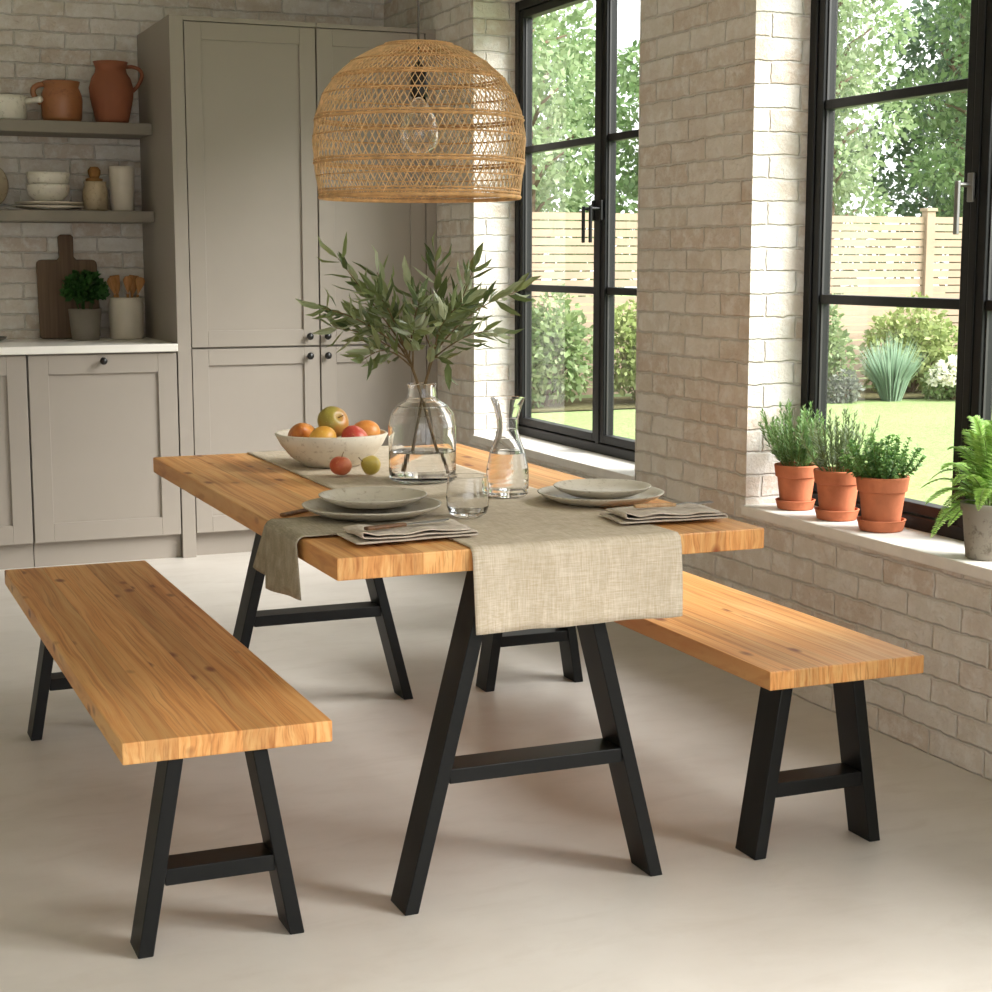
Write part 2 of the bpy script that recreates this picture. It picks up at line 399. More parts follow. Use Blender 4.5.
b = MB().box(0, 0, 0, .062, .748, TT).box(.062, .024, .108, .671, .748, TT).box(.062, .0, TT - .02, .671, .024, TT)
b.build('body', M['cabinet'], t, bevel=.0015)
MB().box(.0625, .045, 0, .671, .07, .108).build('plinth', M['cabinet'], t)
d = door(t, 1.6420, 2.2430, .112, .957); knob(2.192, .917, d)
d = door(t, 1.6420, 2.2430, .966, TT - .024); knob(2.192, 1.008, d)
t = thing('tall_cabinet', 'tall taupe panelled larder cabinet in the corner by the brick window wall', 'cabinet', (2.2495, CF, 0))
MB().box(0, .024, .108, .582, .748, TT).box(0, 0, TT - .02, .582, .024, TT).box(.53, .0, 0, .5825, .024, TT - .02).build('body', M['cabinet'], t, bevel=.0015)
MB().box(0, .045, 0, .53, .07, .108).build('plinth', M['cabinet'], t)
d = door(t, 2.2500, 2.7750, .112, .957); knob(2.278, .917, d)
d = door(t, 2.2500, 2.7750, .966, TT - .024); knob(2.278, 1.008, d)
for (x0, x1, lab, kn) in ((.915, 1.5715, 'taupe base cabinet under the worktop beside the tall larder, black knob on its top rail', True),
                          (.30, .911, 'taupe base cabinet under the worktop, cut off by the edge of the picture', False)):
    t = thing('base_cabinet', lab, 'cabinet', (x0, CF, 0))
    MB().box(0, .024, .108, x1 - x0, .745, .949).build('body', M['cabinet'], t)
    MB().box(0, .03, 0, x1 - x0, .06, .108).build('plinth', M['cabinet'], t)
    d = door(t, x0 + .002, x1 - .002, .112, .944, .085)
    if kn: knob(1.24, .916, d)
tag(MB().box(.30, CF - .018, .951, 1.5745, YB - .001, .986).build('worktop', M['counter'], bevel=.004), 'thin white stone worktop running over the base cabinets', 'worktop')
for z, lab in ((1.992, 'thick grey wooden wall shelf holding the clay jugs, the upper one'), (1.588, 'thick grey wooden wall shelf holding the bowls and jar, the lower one')):
    tag(MB().box(.30, 7.93, z - .053, 1.5745, YB - .001, z).build('wall_shelf', M['shelf'], bevel=.004), lab, 'shelf', 'open kitchen shelves')

def dense(prof, step=.005):
    out = [prof[0]]
    for a, b in zip(prof, prof[1:]):
        ln = math.hypot(b[0] - a[0], b[1] - a[1])
        ts = [i / max(1, int(ln / step)) for i in range(1, max(1, int(ln / step)))]
        if ln > .004: ts = sorted(set([min(.0006 / ln, .2)] + ts + [1 - min(.0006 / ln, .2)]))
        out += [(a[0] + (b[0] - a[0]) * q, a[1] + (b[1] - a[1]) * q) for q in ts] + [b]
    return out
def arc_handle(m, p0, p1, out, r, n=10, k=6):
    p0 = Vector(p0); p1 = Vector(p1); out = Vector(out)
    pts = [p0 + (p1 - p0) * (i / n) + out * math.sin(PI * (i / n)) ** .7 for i in range(n + 1)]
    return m.tube(pts, r, k)
S1, S2, CT = 1.992, 1.588, .986
# upper shelf
t = thing('saucepan', 'small speckled white ceramic pan with a stub handle on the upper shelf', 'pan', (.925, 8.06, S1))
MB().lathe([(0, 0), (.088, 0), (.098, .012), (.1, .09), (.106, .112), (.1, .112), (.094, .09), (.09, .016), (0, .014)], 36).build('body', M['white'], t, smooth=True)
MB().tube([(.085, -.035, .088), (.12, -.055, .092), (.15, -.07, .097), (.158, -.078, .099)], [.014, .013, .016, .012], 10).build('handle', M['white'], t, smooth=True)
t = thing('jug', 'squat brown glazed clay jug with one side handle on the upper shelf', 'jug', (1.182, 8.05, S1))
MB().lathe([(0, 0), (.082, 0), (.09, .02), (.095, .10), (.092, .125), (.084, .145), (.078, .158), (.086, .186), (.08, .187), (.072, .16), (.076, .145), (.086, .12), (.088, .03), (0, .02)], 36).build('body', M['jug'], t, smooth=True)
arc_handle(MB(), (-.08, 0, .172), (-.092, 0, .085), (-.042, 0, .012), .013, 10, 8).build('handle', M['jug'], t, smooth=True)
t = thing('jug', 'tall red-brown terracotta pitcher with a high side handle on the upper shelf', 'jug', (1.412, 8.05, S1))
MB().lathe([(0, 0), (.072, 0), (.078, .02), (.1, .12), (.103, .165), (.09, .21), (.074, .235), (.07, .255), (.08, .285), (.074, .286), (.063, .255), (.067, .235), (.084, .205), (.096, .16), (.07, .03), (0, .02)], 36).build('body', M['jug2'], t, smooth=True)
arc_handle(MB(), (.072, 0, .265), (.1, 0, .155), (.058, 0, .03), .009, 12, 8).build('handle', M['jug2'], t, smooth=True)
# lower shelf
tr_ = MB().lathe([(0, 0), (.11, 0), (.118, .004), (.12, .014), (.112, .014), (.106, .008), (0, .008)], 40).build('round_tray', M['jarclay'], smooth=True)
tr_.location = (.825, 8.203, S2 + .118); tr_.rotation_euler = (math.radians(80), 0, 0)
tag(tr_, 'round brown tray propped on edge at the end of the lower shelf', 'tray')
for i, lab in enumerate(('pale dinner plate lying directly on the lower shelf under another plate', 'pale dinner plate carrying the two white bowls on the lower shelf')):
    tag(MB().lathe([(0, 0), (.09, 0), (.1, .006), (.155, .016), (.157, .02), (.1, .0105), (0, .006)], 44, (0, 0, 0)).build('plate', M['rimcream'], smooth=True, loc=(1.112, 8.065, S2 + .0005 + .0185 * i)), lab, 'plate', 'plates stacked on the shelf')
for i, lab in enumerate(('white bowl sitting on the shelf plates, lower of the nested pair', 'white bowl nested on top of another bowl on the shelf')):
    o = MB().lathe([(0, 0), (.055, 0), (.062, .008), (.092, .035), (.098, .065), (.1, .082), (.095, .082), (.092, .065), (.085, .038), (.05, .014), (0, .014)], 40).build('bowl', M['white'], smooth=True, loc=(1.108, 8.065, S2 + .0385 + .052 * i))
    if i: o.rotation_euler = (0, math.radians(1.5), 0); o.location.z += .002
    tag(o, lab, 'bowl', 'bowls stacked on the shelf')
t = thing('lidded_jar', 'small sandy speckled jar with a brown knotted stopper on the lower shelf', 'jar', (1.322, 8.05, S2))
MB().lathe([(0, 0), (.05, 0), (.056, .01), (.058, .09), (.05, .122), (.053, .137), (.046, .137), (.043, .12), (.05, .09), (.05, .02), (0, .015)], 30).build('body', M['jarclay'], t, smooth=True)
MB().lathe([(0, .128), (.04, .128), (.041, .15), (.022, .155), (.03, .172), (.031, .19), (.018, .205), (0, .207)], 20, wob=.15).build('stopper', M['cork'], t, smooth=True)
tag(MB().lathe([(0, 0), (.05, 0), (.054, .006), (.06, .19), (.062, .21), (.056, .21), (.052, .18), (.047, .012), (0, .01)], 36).build('tumbler_vase', M['rimcream'], smooth=True, loc=(1.45, 8.06, S2)),
    'tall plain cream beaker beside the stoppered jar on the lower shelf', 'beaker')
# worktop
bd = MB()
def board_outline():
    w, h, hw, hh, r = .142, .375, .034, .12, .022; P = []
    P += [(-w + .01, 0), (w - .01, 0), (w, .01)]
    P += [(w, h - r)] + [(w - r + r * math.cos(a), h - r + r * math.sin(a)) for a in (PI / 6, PI / 3)] + [(w - r, h)]
    P += [(hw + .012, h), (hw, h + .014), (hw + .002, h + hh - .01), (hw - .008, h + hh), (-hw + .008, h + hh), (-hw - .002, h + hh - .01), (-hw, h + .014), (-hw - .012, h)]
    P += [(-w + r, h)] + [(-w + r + r * math.cos(a), h - r + r * math.sin(a)) for a in (PI * 2 / 3, PI * 5 / 6)] + [(-w, h - r), (-w, .01)]
    return P
P = board_outline(); n = len(P)
bd.add([(x, y, 0) for x, y in P] + [(x, y, .02) for x, y in P], [tuple(range(n - 1, -1, -1)), tuple(range(n, 2 * n))] + [(i, (i + 1) % n, n + (i + 1) % n, n + i) for i in range(n)])
o = bd.build('chopping_board', M['board'], bevel=.003, loc=(1.20, 8.17, CT + .001)); o.rotation_euler = (math.radians(83), 0, 0)
tag(o, 'dark wooden paddle chopping board leaning on the brick wall', 'chopping board')
def cluster(m, c, r, n, ll, lw, flat=1.0, kind='leaf', hemi=False):
    for _ in range(n):
        v = rv(1)
        while v.length > 1 or v.length < .05 or (hemi and v.z < -.25): v = rv(1)
        p = Vector((c[0] + v.x * r[0], c[1] + v.y * r[1], c[2] + v.z * r[2]))
        d = (v.normalized() + rv(.7)); d.z += .2
        s = ll * rnd.uniform(.7, 1.2)
        if kind == 'leaf': m.leaf(p, d, rv(1), s, lw * s / ll)
        else: m.blade(p, d, rv(1), s, lw * s / ll)
t = thing('potted_herb', 'bushy dark green herb in a plain grey pot on the worktop', 'potted plant', (1.252, 8.03, CT))
MB().lathe([(0, 0), (.062, 0), (.064, .004), (.077, .145), (.07, .145), (.066, .12), (0, .12)], 32).build('pot', M['grey'], t, smooth=True)
m = MB(); cluster(m, (0, 0, .22), (.084, .08, .08), 400, .042, .026, hemi=True)
for k in range(14):
    a = rnd.uniform(0, 6.28); m.tube([(.02 * math.cos(a), .02 * math.sin(a), .11), (.06 * math.cos(a), .06 * math.sin(a), .24)], .0015, 4)
m.build('foliage', M['herb'], t)
tag(MB().lathe([(0, 0), (.075, 0), (.08, .008), (.083, .165), (.075, .18), (.078, .195), (.072, .197), (.068, .18), (.074, .165), (.07, .012), (0, .01)], 36).build('utensil_crock', M['rimcream'], smooth=True, loc=(1.452, 8.07, CT)),
    'cream ceramic crock full of wooden spoons beside the herb pot', 'crock')
def wooden_spoon(kind):
    m = MB()
    m.tube([(0, 0, 0), (0, 0, .16), (0, 0, .2)], [.0055, .006, .007], 8)
    w, h = (.026, .085) if kind != 'spatula' else (.024, .09)
    prof = [(0, -.002), (.4, .3), (.8, .6), (.9, .8), (.55, .97), (0, 1)] if kind != 'spatula' else [(.25, 0), (.6, .2), (.85, .5), (1, .95), (.9, 1), (0, 1.0)]
    vs = []; fs = []
    for (a, b) in prof:
        d = .006 if kind == 'spoon' else .0
        for sx, sy in ((-1, -.004), (0, -.004 + d * .9 * a), (1, -.004), (1, .004), (0, .004 + d * a), (-1, .004)): vs.append((sx * a * w, sy, .2 + b * h))
    for i in range(len(prof) - 1):
        for k in range(6): fs.append((i * 6 + k, i * 6 + (k + 1) % 6, (i + 1) * 6 + (k + 1) % 6, (i + 1) * 6 + k))
    return m.add(vs, fs)
sp = [('wooden_spoon', 'spoon', -.028, -.005, -11, 3, 10, 'dark-toned wooden spoon leaning outermost towards the herb pot in the crock'), ('wooden_spatula', 'spatula', -.018, .015, -7, -4, -20, 'flat wooden spatula second from the herb pot in the crock'),
      ('wooden_spoon', 'spoon', .0, -.012, 2, 3, 0, 'wooden spoon standing upright in the middle of the crock'), ('wooden_spatula', 'spatula', .018, .012, 8, -3, 25, 'flat wooden spatula beside the upright spoon in the crock'),
      ('wooden_spoon', 'spoon', .03, -.004, 11, 3, -8, 'pale wooden spoon leaning outermost towards the tall larder in the crock')]
for nm, k, x, y, ry, rx, rz, lab in sp:
    o = wooden_spoon(k).build(nm, M['handle_wood' if x < -.03 else 'spoon'], smooth=True)
    o.location = (1.452 + x * .6, 8.07 + y, CT + .014); o.rotation_euler = (math.radians(rx), math.radians(ry), math.radians(rz) * .3)
    o.location.z = CT + .014; tag(o, lab, 'spoon' if k == 'spoon' else 'spatula', 'wooden utensils in the crock')
tag(MB().lathe([(0, 0), (.05, 0), (.08, .012), (.085, .022), (.08, .022), (.05, .008), (0, .008)], 32).build('small_dish', M['darkdish'], smooth=True, loc=(.805, 8.02, CT)), 'small dark dish on the worktop at the edge of the picture', 'dish')

# ---------------------------------------------------- trestle table, benches
def bar(m, x0, z0, x1, z1, y0, y1, w):
    """leg of rectangular tube running from (x0,z0) to (x1,z1), horizontal width w, depth y0..y1"""
    return m.hexa([(x0 - w / 2, y0, z0), (x0 + w / 2, y0, z0), (x0 + w / 2, y1, z0), (x0 - w / 2, y1, z0), (x1 - w / 2, y0, z1), (x1 + w / 2, y0, z1), (x1 + w / 2, y1, z1), (x1 - w / 2, y1, z1)])
def aframe(parent, cx, y0, dep, ztop, bot, top, zc, w, ch):
    for s in (-1, 1):
        bar(MB(), cx + s * bot, 0, cx + s * top, ztop, y0, y0 + dep, w).build('leg', M['steel'], parent, bevel=.0025)
    hw = bot + (top - bot) * zc / ztop - w / 2
    MB().box(cx - hw, y0 + .004, zc - ch, cx + hw, y0 + dep - .004, zc + ch).build('crossbar', M['steel'], parent, bevel=.002)
    MB().box(cx - top - w * .6, y0, ztop - .0005, cx + top + w * .6, y0 + dep, ztop + .005).build('mounting_plate', M['steel'], parent)
def bench(x0, x1, lab, cx, bt, tp):
    y0, y1, zt = 3.105, 5.05, .446
    t = thing('bench', lab, 'bench', ((x0 + x1) / 2, (y0 + y1) / 2, 0), 0, 'benches along the table')
    hx, hy = (x1 - x0) / 2, (y1 - y0) / 2
    MB().box(-hx, -hy, zt - .044, hx, hy, zt).build('seat', M['pine'], t, bevel=.003)
    c = cx - (x0 + x1) / 2
    aframe(t, c, -hy + .022, .088, zt - .049, bt, tp, .157, .031, .017)
    aframe(t, c, 4.745 - (y0 + y1) / 2, .088, zt - .049, bt, tp, .157, .031, .017)
    return t
bench(.525, .944, 'pine bench with black A-frame legs in front of the kitchen cabinets', .716, .154, .084)
bench(1.965, 2.385, 'pine bench with black A-frame legs between the table and the brick window wall', 2.122, .157, .096)
TX0, TX1, TY0, TY1, TZ = .957, 1.941, 3.103, 4.95, .775
t = thing('dining_table', 'long pine dining table with black A-frame legs under the wicker lamp', 'table', ((TX0 + TX1) / 2, (TY0 + TY1) / 2, 0))
hx, hy = (TX1 - TX0) / 2, (TY1 - TY0) / 2
MB().box(-hx, -hy, TZ - .046, hx, hy, TZ).build('tabletop', M['pine'], t, bevel=.003)
cx = 1.408 - (TX0 + TX1) / 2
aframe(t, cx, -hy + .026, .095, TZ - .051, .290, .107, .288, .031, .016)
aframe(t, cx, 4.755 - (TY0 + TY1) / 2, .095, TZ - .051, .287, .107, .288, .031, .016)

# --------------------------------------------------------------- table linen
RX0, RX1 = 1.241, 1.724
def runner(u, v):
    # u along the length from the far end to the hem, v across
    x = RX0 + (RX1 - RX0) * v
    ltop, r, drop = TY1 - .01 - TY0, .012, .163
    s = u * (ltop + 1.57 * r + drop)
    wv = noise.noise(Vector((x * 7, s * 4, .3)))
    if s < ltop:
        return (x + .003 * noise.noise(Vector((v * 2, s * 2, 7))), TY1 - .01 - s, TZ + .0024 + .0012 * abs(wv))
    s -= ltop
    if s < 1.57 * r:
        a = s / r; return (x, TY0 - r * math.sin(a) + .001, TZ + .003 - r * (1 - math.cos(a)))
    s -= 1.57 * r; k = s / drop
    return (x + .004 * wv * k, TY0 - r - .002 - .010 * k * (1 + math.sin(x * 26 + 1)) * .6 - .005 * k * wv, TZ - r - s - .004 * noise.noise(Vector((x * 11, 2, 5))))
tag(MB().sheet(runner, 120, 44).build('table_runner', M['linen'], smooth=True, solid=.0025), 'long natural linen runner down the table, hanging over its near end', 'table runner')
def drape(off, hem, ya, yb, y2a, y2b, tilt):
    def fn(u, v):
        ltop, r = .273, .01 + off
        s = u * (ltop + 1.57 * r + hem)
        y = ya + (yb - ya) * v
        if s < ltop:
            return (1.233 - s, y, TZ + .003 + off + .001 * noise.noise(Vector((y * 20, s * 15, off))))
        s -= ltop; x0 = 1.233 - ltop
        if s < 1.57 * r:
            a = s / r; return (x0 - r * math.sin(a), y, TZ + .003 + off - r * (1 - math.cos(a)))
        s -= 1.57 * r; k = s / hem
        yy = y * (1 - k) + (y2a + (y2b - y2a) * v) * k
        return (x0 - r - .003 - .003 * k * (1 + math.sin(v * 9 + off * 300)) , yy, TZ + .003 + off - r - s + tilt * k * (.5 - v))
    return fn
d = MB().sheet(drape(.0, .114, 3.373, 3.615, 3.361, 3.715, .0), 40, 20)
d.sheet(drape(.004, .128, 3.345, 3.600, 3.296, 3.600, .03), 40, 20)
tag(d.build('draped_napkin', M['drape'], smooth=True, solid=.002), 'olive grey linen cloth under the plates, draped over the long table edge', 'napkin')

def folded_napkin(name, lab, loc, rz, ln, wd, seed):
    t_ = .0058; path = []
    # S-fold along the length: three layers
    for lay in range(3):
        xs = [i / 14 for i in range(15)]
        if lay % 2: xs = xs[::-1]
        cut = (0, .02, .05)[lay]
        for q in xs:
            path.append((-ln / 2 + cut + (ln - 1.2 * cut) * q, lay * t_))
        if lay < 2:
            sx = 1 if lay == 0 else -1; ex = path[-1][0]
            for a in (.25, .5, .75): path.append((ex + sx * t_ * .75 * math.sin(a * PI), lay * t_ + t_ * (1 - math.cos(a * PI)) / 2))
    n = len(path) - 1
    def fn(u, v):
        x, z = path[min(n, int(round(u * n)))]
        lay = z / t_
        w = wd * (1 - .05 * lay); y = (v - .5) * w + .006 * noise.noise(Vector((x * 12, lay, seed)))
        z += .0038 * lay * noise.noise(Vector((x * 16, y * 16, seed))) + .0012 + .012 * max(0, lay - .6) * max(0, 1 - (x + ln / 2) / .05) * (1 - v) + .0008 * lay
        return (x + .01 * (v - .5), y, z)
    o = MB().sheet(fn, n, 14).build(name, M['napkin'], smooth=True, solid=.0022)
    o.location = loc; o.rotation_euler = (0, 0, rz)
    return tag(o, lab, 'napkin', 'folded napkins beside the plates')
NZ = TZ + .0095
folded_napkin('folded_napkin', 'folded grey linen napkin on the table corner, carrying the dark-handled knife', (1.1614, 3.2720, NZ), math.radians(4), .272, .15, 3)
folded_napkin('folded_napkin', 'folded grey linen napkin nearest the brick wall, carrying the pale-handled fork', (1.7823, 3.2850, NZ), math.radians(-3), .258, .145, 8)
def knife(lab, loc, rz):
    t = thing('table_knife', lab, 'knife', loc, rz)
    MB().hexa([(0, -.008, -.004), (.1, -.0065, -.004), (.1, .0065, -.004), (0, .009, -.004), (0, -.008, .004), (.1, -.0065, .004), (.1, .0065, .004), (0, .009, .004)]).build('handle', M['handle_wood'], t, bevel=.003)
    P = [(.098, -.004), (.12, -.004), (.135, -.009), (.19, -.009), (.212, .001), (.218, .008), (.12, .006), (.098, .004)]; n = len(P)
    MB().add([(x, y, -.0008) for x, y in P] + [(x, y, .0012) for x, y in P], [tuple(range(n - 1, -1, -1)), tuple(range(n, 2 * n))] + [(i, (i + 1) % n, n + (i + 1) % n, n + i) for i in range(n)]).build('blade', M['lever'], t)
    return t
def fork(lab, loc, rz, hm, ry=0):
    t = thing('table_fork', lab, 'fork', loc, rz); t.rotation_euler = (0, ry, rz)
    MB().hexa([(0, -.009, -.004), (.1, -.006, -.004), (.1, .006, -.004), (0, .009, -.004), (0, -.009, .004), (.1, -.006, .004), (.1, .006, .004), (0, .009, .004)]).build('handle', hm, t, bevel=.003)
    h = MB().hexa([(.098, -.004, -.001), (.13, -.004, .003), (.13, .004, .003), (.098, .004, -.001), (.098, -.004, .001), (.13, -.004, .005), (.13, .004, .005), (.098, .004, .001)])
    h.hexa([(.13, -.004, .003), (.148, -.012, .0), (.148, .012, .0), (.13, .004, .003), (.13, -.004, .005), (.148, -.012, .002), (.148, .012, .002), (.13, .004, .005)])
    for k in range(4):
        y = -.0105 + k * .007
        h.hexa([(.147, y - .0016, 0), (.188, y - .001, .003), (.188, y + .001, .003), (.147, y + .0016, 0), (.147, y - .0016, .002), (.188, y - .001, .0045), (.188, y + .001, .0045), (.147, y + .0016, .002)])
    h.build('tines', M['lever'], t); return t
knife('table knife with a brown wooden handle lying on the folded napkin at the table corner', (1.0604, 3.2350, NZ + .0238), math.radians(14))
fork('table fork with a pale wooden handle lying on the napkin nearest the brick wall', (1.7219, 3.3050, NZ + .0238), math.radians(-8), M['pale_handle'])
fork('table fork behind the stacked plates, only its dark wooden handle tip showing', (1.0013, 3.6650, TZ + .0045), math.radians(38), M['handle_wood'])

# ------------------------------------------------------------------ tableware
def plate(r, h, lab, loc, seed, rz=0):
    o = MB().lathe([(0, 0), (r * .62, 0), (r * .68, .002), (r * .9, h * .55), (r * .99, h - .003), (r, h), (r * .97, h), (r * .88, h * .62), (r * .66, .0065), (0, .0055)], 64, wob=.02, seed=seed).build('plate', M['plate'], smooth=True, loc=loc)
    return tag(o, lab, 'plate', 'stoneware plates on the table')
PZ = TZ + .0085
plate(.160, .026, 'larger stoneware dinner plate under a smaller one, resting on the draped cloth', (1.1845, 3.5660, PZ), 1)
plate(.126, .024, 'smaller stoneware plate, upper of the pair above the draped cloth', (1.2028, 3.6120, PZ + .0175), 4)
plate(.153, .026, 'larger stoneware dinner plate under a smaller one, on the window side of the table', (1.7718, 3.5750, PZ - .004), 7)
plate(.118, .024, 'smaller stoneware plate, upper of the pair on the window side of the table', (1.7727, 3.5720, PZ + .0135), 9)
RZ = TZ + .0058
BX, BY = 1.384, 4.522
tag(MB().lathe([(0, 0), (.078, 0), (.084, .004), (.117, .026), (.144, .058), (.161, .09), (.157, .094), (.152, .09), (.136, .062), (.109, .034), (.075, .014), (0, .012)], 64, wob=.02, seed=3).build('fruit_bowl', M['bowl'], smooth=True, loc=(BX, BY, RZ)),
    'wide rough cream stoneware bowl full of fruit on the runner', 'bowl')
def fruit(name, shape, r, lab, cat, loc, mat, tilt=(0, 0, 0), stem=True, group=None):
    t = thing(name, lab, cat, loc, 0, group); t.rotation_euler = tilt
    pr = []
    for i in range(17):
        a = PI * i / 16; z = -math.cos(a); q = math.sin(a)
        if shape == 'apple':
            q *= 1.0 + .04 * z; zz = z * .88 - (.2 * max(0, 1 - q * 2.4)) * (1 if z > 0 else -.5)
        elif shape == 'pear':
            q *= (1 - .38 * max(0, z) ** .9) if z > 0 else 1; zz = z * 1.0 + (.28 * max(0, z))
        else:
            q *= 1; zz = z * 1.18
        pr.append((max(q * r, .0001), zz * r))
    MB().lathe(pr, 30, wob=.03, seed=rnd.random() * 9).build('flesh', mat, t, smooth=True)
    top = pr[-1][1]
    if stem: MB().tube([(0, 0, top - .006), (.002, 0, top + .008), (.006, .002, top + .018)], .0013, 6).build('stem', M['stem'], t)
    return t
g = 'fruit piled in the bowl'
fz = RZ
fruit('pear', 'pear', .042, 'orange-brown pear farthest from the window in the bowl', 'pear', (BX - .083, BY + .01, fz + .084), fruit_mat('russet_skin', (176, 96, 38), (214, 140, 60), 4), (.9, -.5, 0), False, g)
fruit('lemon', 'lemon', .035, 'golden yellow fruit low at the front of the bowl', 'lemon', (BX - .05, BY - .078, fz + .084), fruit_mat('golden_skin', (206, 146, 52), (216, 172, 78), 4), (0, 1.2, .3), False, g)
fruit('apple', 'apple', .046, 'large green-yellow apple on top of the fruit bowl', 'apple', (BX + .008, BY + .012, fz + .121), fruit_mat('green_skin', (150, 136, 58), (176, 122, 60), 7), (1.0, .5, 0), True, g)
fruit('apple', 'apple', .040, 'red apple at the front rim of the fruit bowl', 'apple', (BX + .042, BY - .085, fz + .081), fruit_mat('red_skin', (186, 66, 54), (212, 120, 90), 8), (.3, .6, 0), False, g)
fruit('orange', 'lemon', .038, 'orange mottled fruit on the window side of the bowl', 'fruit', (BX + .1, BY + .0, fz + .086), fruit_mat('orange_skin', (208, 130, 58), (224, 164, 92), 6), (0, 1.3, -.4), False, g)
fruit('apple', 'apple', .030, 'small red apple lying on the runner in front of the bowl', 'apple', (1.3328, 4.2750, RZ + .0275), fruit_mat('coral_skin', (190, 84, 56), (214, 130, 92), 7), (.0, .1, 0), True)
fruit('pear', 'pear', .0275, 'small yellow-green pear lying on the runner in front of the bowl', 'pear', (1.4134, 4.2620, RZ + .0275), fruit_mat('pear_skin', (176, 156, 66), (196, 172, 84), 7), (.5, -1.15, 0), True)

VX, VY = 1.506, 4.105
t = thing('glass_vase', 'clear glass bottle vase holding olive branches on the runner', 'vase', (VX, VY, RZ))
t.scale = (.925, .925, 1)
MB().lathe(dense([(0, 0), (.085, 0), (.094, .006), (.0965, .03), (.0965, .145), (.09, .178), (.072, .20), (.05, .212), (.041, .222), (.0385, .245), (.042, .256), (.0395, .258), (.0355, .246), (.0375, .222), (.047, .209),
            (.07, .196), (.0865, .176), (.0935, .145), (.0935, .032), (.088, .016), (0, .012)]), 64).build('bottle', M['glass'], t, smooth=True)
MB().lathe([(0, .0124), (.0875, .0158), (.0937, .032), (.0937, .080), (.0925, .0785), (0, .0785)], 64).build('water', M['water'], t, smooth=False)
CX, CY = 1.602, 3.755
t = thing('glass_carafe', 'clear waisted glass carafe half full of water on the runner', 'carafe', (CX, CY, RZ))
MB().lathe(dense([(0, 0), (.046, 0), (.051, .006), (.0535, .035), (.052, .07), (.044, .11), (.031, .145), (.0262, .165), (.027, .19), (.035, .222), (.0435, .243), (.0415, .2435), (.033, .223), (.0248, .19), (.0238, .165), (.0285, .145),
            (.0415, .109), (.0495, .07), (.051, .035), (.048, .018), (0, .013)]), 56).build('bottle', M['glass'], t, smooth=True)
MB().lathe([(0, .0134), (.0478, .0178), (.0512, .035), (.0497, .07), (.0425, .107), (.0415, .1065), (0, .1065)], 56).build('water', M['water'], t, smooth=False)
tag(MB().lathe(dense([(0, 0), (.032, 0), (.042, .006), (.0485, .022), (.050, .045), (.046, .092), (.0445, .0925), (.048, .046), (.046, .024), (.038, .013), (0, .010)]), 56).build('drinking_glass', M['glass'], smooth=True, loc=(1.3883, 3.4850, RZ)),
    'empty stemless drinking glass on the runner beside the plates', 'glass')

# ------------------------------------------------------------- olive branches
def curve(p0, p1, sag, n=9):
    p0 = Vector(p0); p1 = Vector(p1)
    return [p0.lerp(p1, i / n) + Vector(sag) * math.sin(PI * i / n) for i in range(n + 1)]
def olive_branch(lab, bottom, neck, fork_, tips):
    t = thing('olive_branch', lab, 'branch', (VX, VY, RZ), 0, 'olive branches in the vase')
    st = MB(); lf = MB()
    st.tube([bottom, Vector(bottom).lerp(Vector(neck), .5), neck, Vector(neck).lerp(Vector(fork_), .6) + Vector((0, 0, .004)), fork_], [.0042, .004, .0038, .0034, .003], 8)
    for k, (tip, s0, nl) in enumerate(tips):
        start = Vector(neck).lerp(Vector(fork_), s0)
        sag = Vector((0, 0, .03)) if tip[2] < .5 else Vector((.0, 0, -.012))
        pts = curve(start, tip, sag + rv(.012))
        st.tube(pts, [.0026 * (1 - .6 * i / 9) for i in range(10)], 6)
        for i in range(nl):
            f = .22 + .78 * (i + .5) / nl
            j = min(8, int(f * 9)); p = pts[j].lerp(pts[j + 1], f * 9 - j); d = (pts[j + 1] - pts[j]).normalized()
            for sgn in (-1, 1):
                if rnd.random() < .08: continue
                ang = i * 1.57 * .9 + rnd.uniform(-.5, .5)
                o1 = d.orthogonal().normalized(); o2 = d.cross(o1)
                out = (o1 * math.cos(ang) + o2 * math.sin(ang)) * sgn
                Lf = rnd.uniform(.07, .106) * (1 - .2 * f)
                lf.leaf(p, d * rnd.uniform(.6, 1.1) + out * rnd.uniform(.6, 1.0) + rv(.15), out.cross(d) + rv(.3), Lf, Lf * rnd.uniform(.19, .27), rnd.uniform(-.1, .15), .2)
        lf.leaf(pts[-1], (pts[-1] - pts[-2]) + rv(.01), rv(1), .08, .02, .1, .2)
    st.build('stem', M['stem'], t, smooth=True); lf.build('foliage', M['olive'], t)
NK = .255
def tips(*a): return [((x * .815, y, NK + (z - NK) * .80), q, n) for (x, y, z), q, n in a]
olive_branch('olive branch leaning towards the kitchen cabinets out of the vase', (.048, -.03, .022), (-.012, -.002, NK), (-.05, -.01, .35),
    tips(((-.265, .03, .665), 1, 11), ((-.345, -.05, .51), .9, 11), ((-.235, -.10, .35), .5, 8), ((-.115, .08, .62), 1, 9), ((-.035, -.07, .53), .7, 9), ((-.16, .10, .46), .6, 8), ((-.18, -.05, .56), .9, 9), ((-.08, -.12, .44), .4, 8), ((-.27, .06, .44), .7, 8)))
olive_branch('olive branch leaning towards the window out of the vase', (-.028, .03, .022), (.010, .004, NK), (.045, .01, .35),
    tips(((.075, .06, .665), 1, 10), ((.165, -.03, .63), .9, 10), ((.345, .02, .555), .9, 11), ((.225, -.06, .43), .7, 9), ((-.015, .05, .58), .8, 8), ((.10, -.10, .52), .8, 9), ((.14, .10, .48), .6, 8), ((.03, -.11, .47), .6, 8), ((.08, -.02, .33), .2, 4), ((.21, .06, .53), .8, 9)))

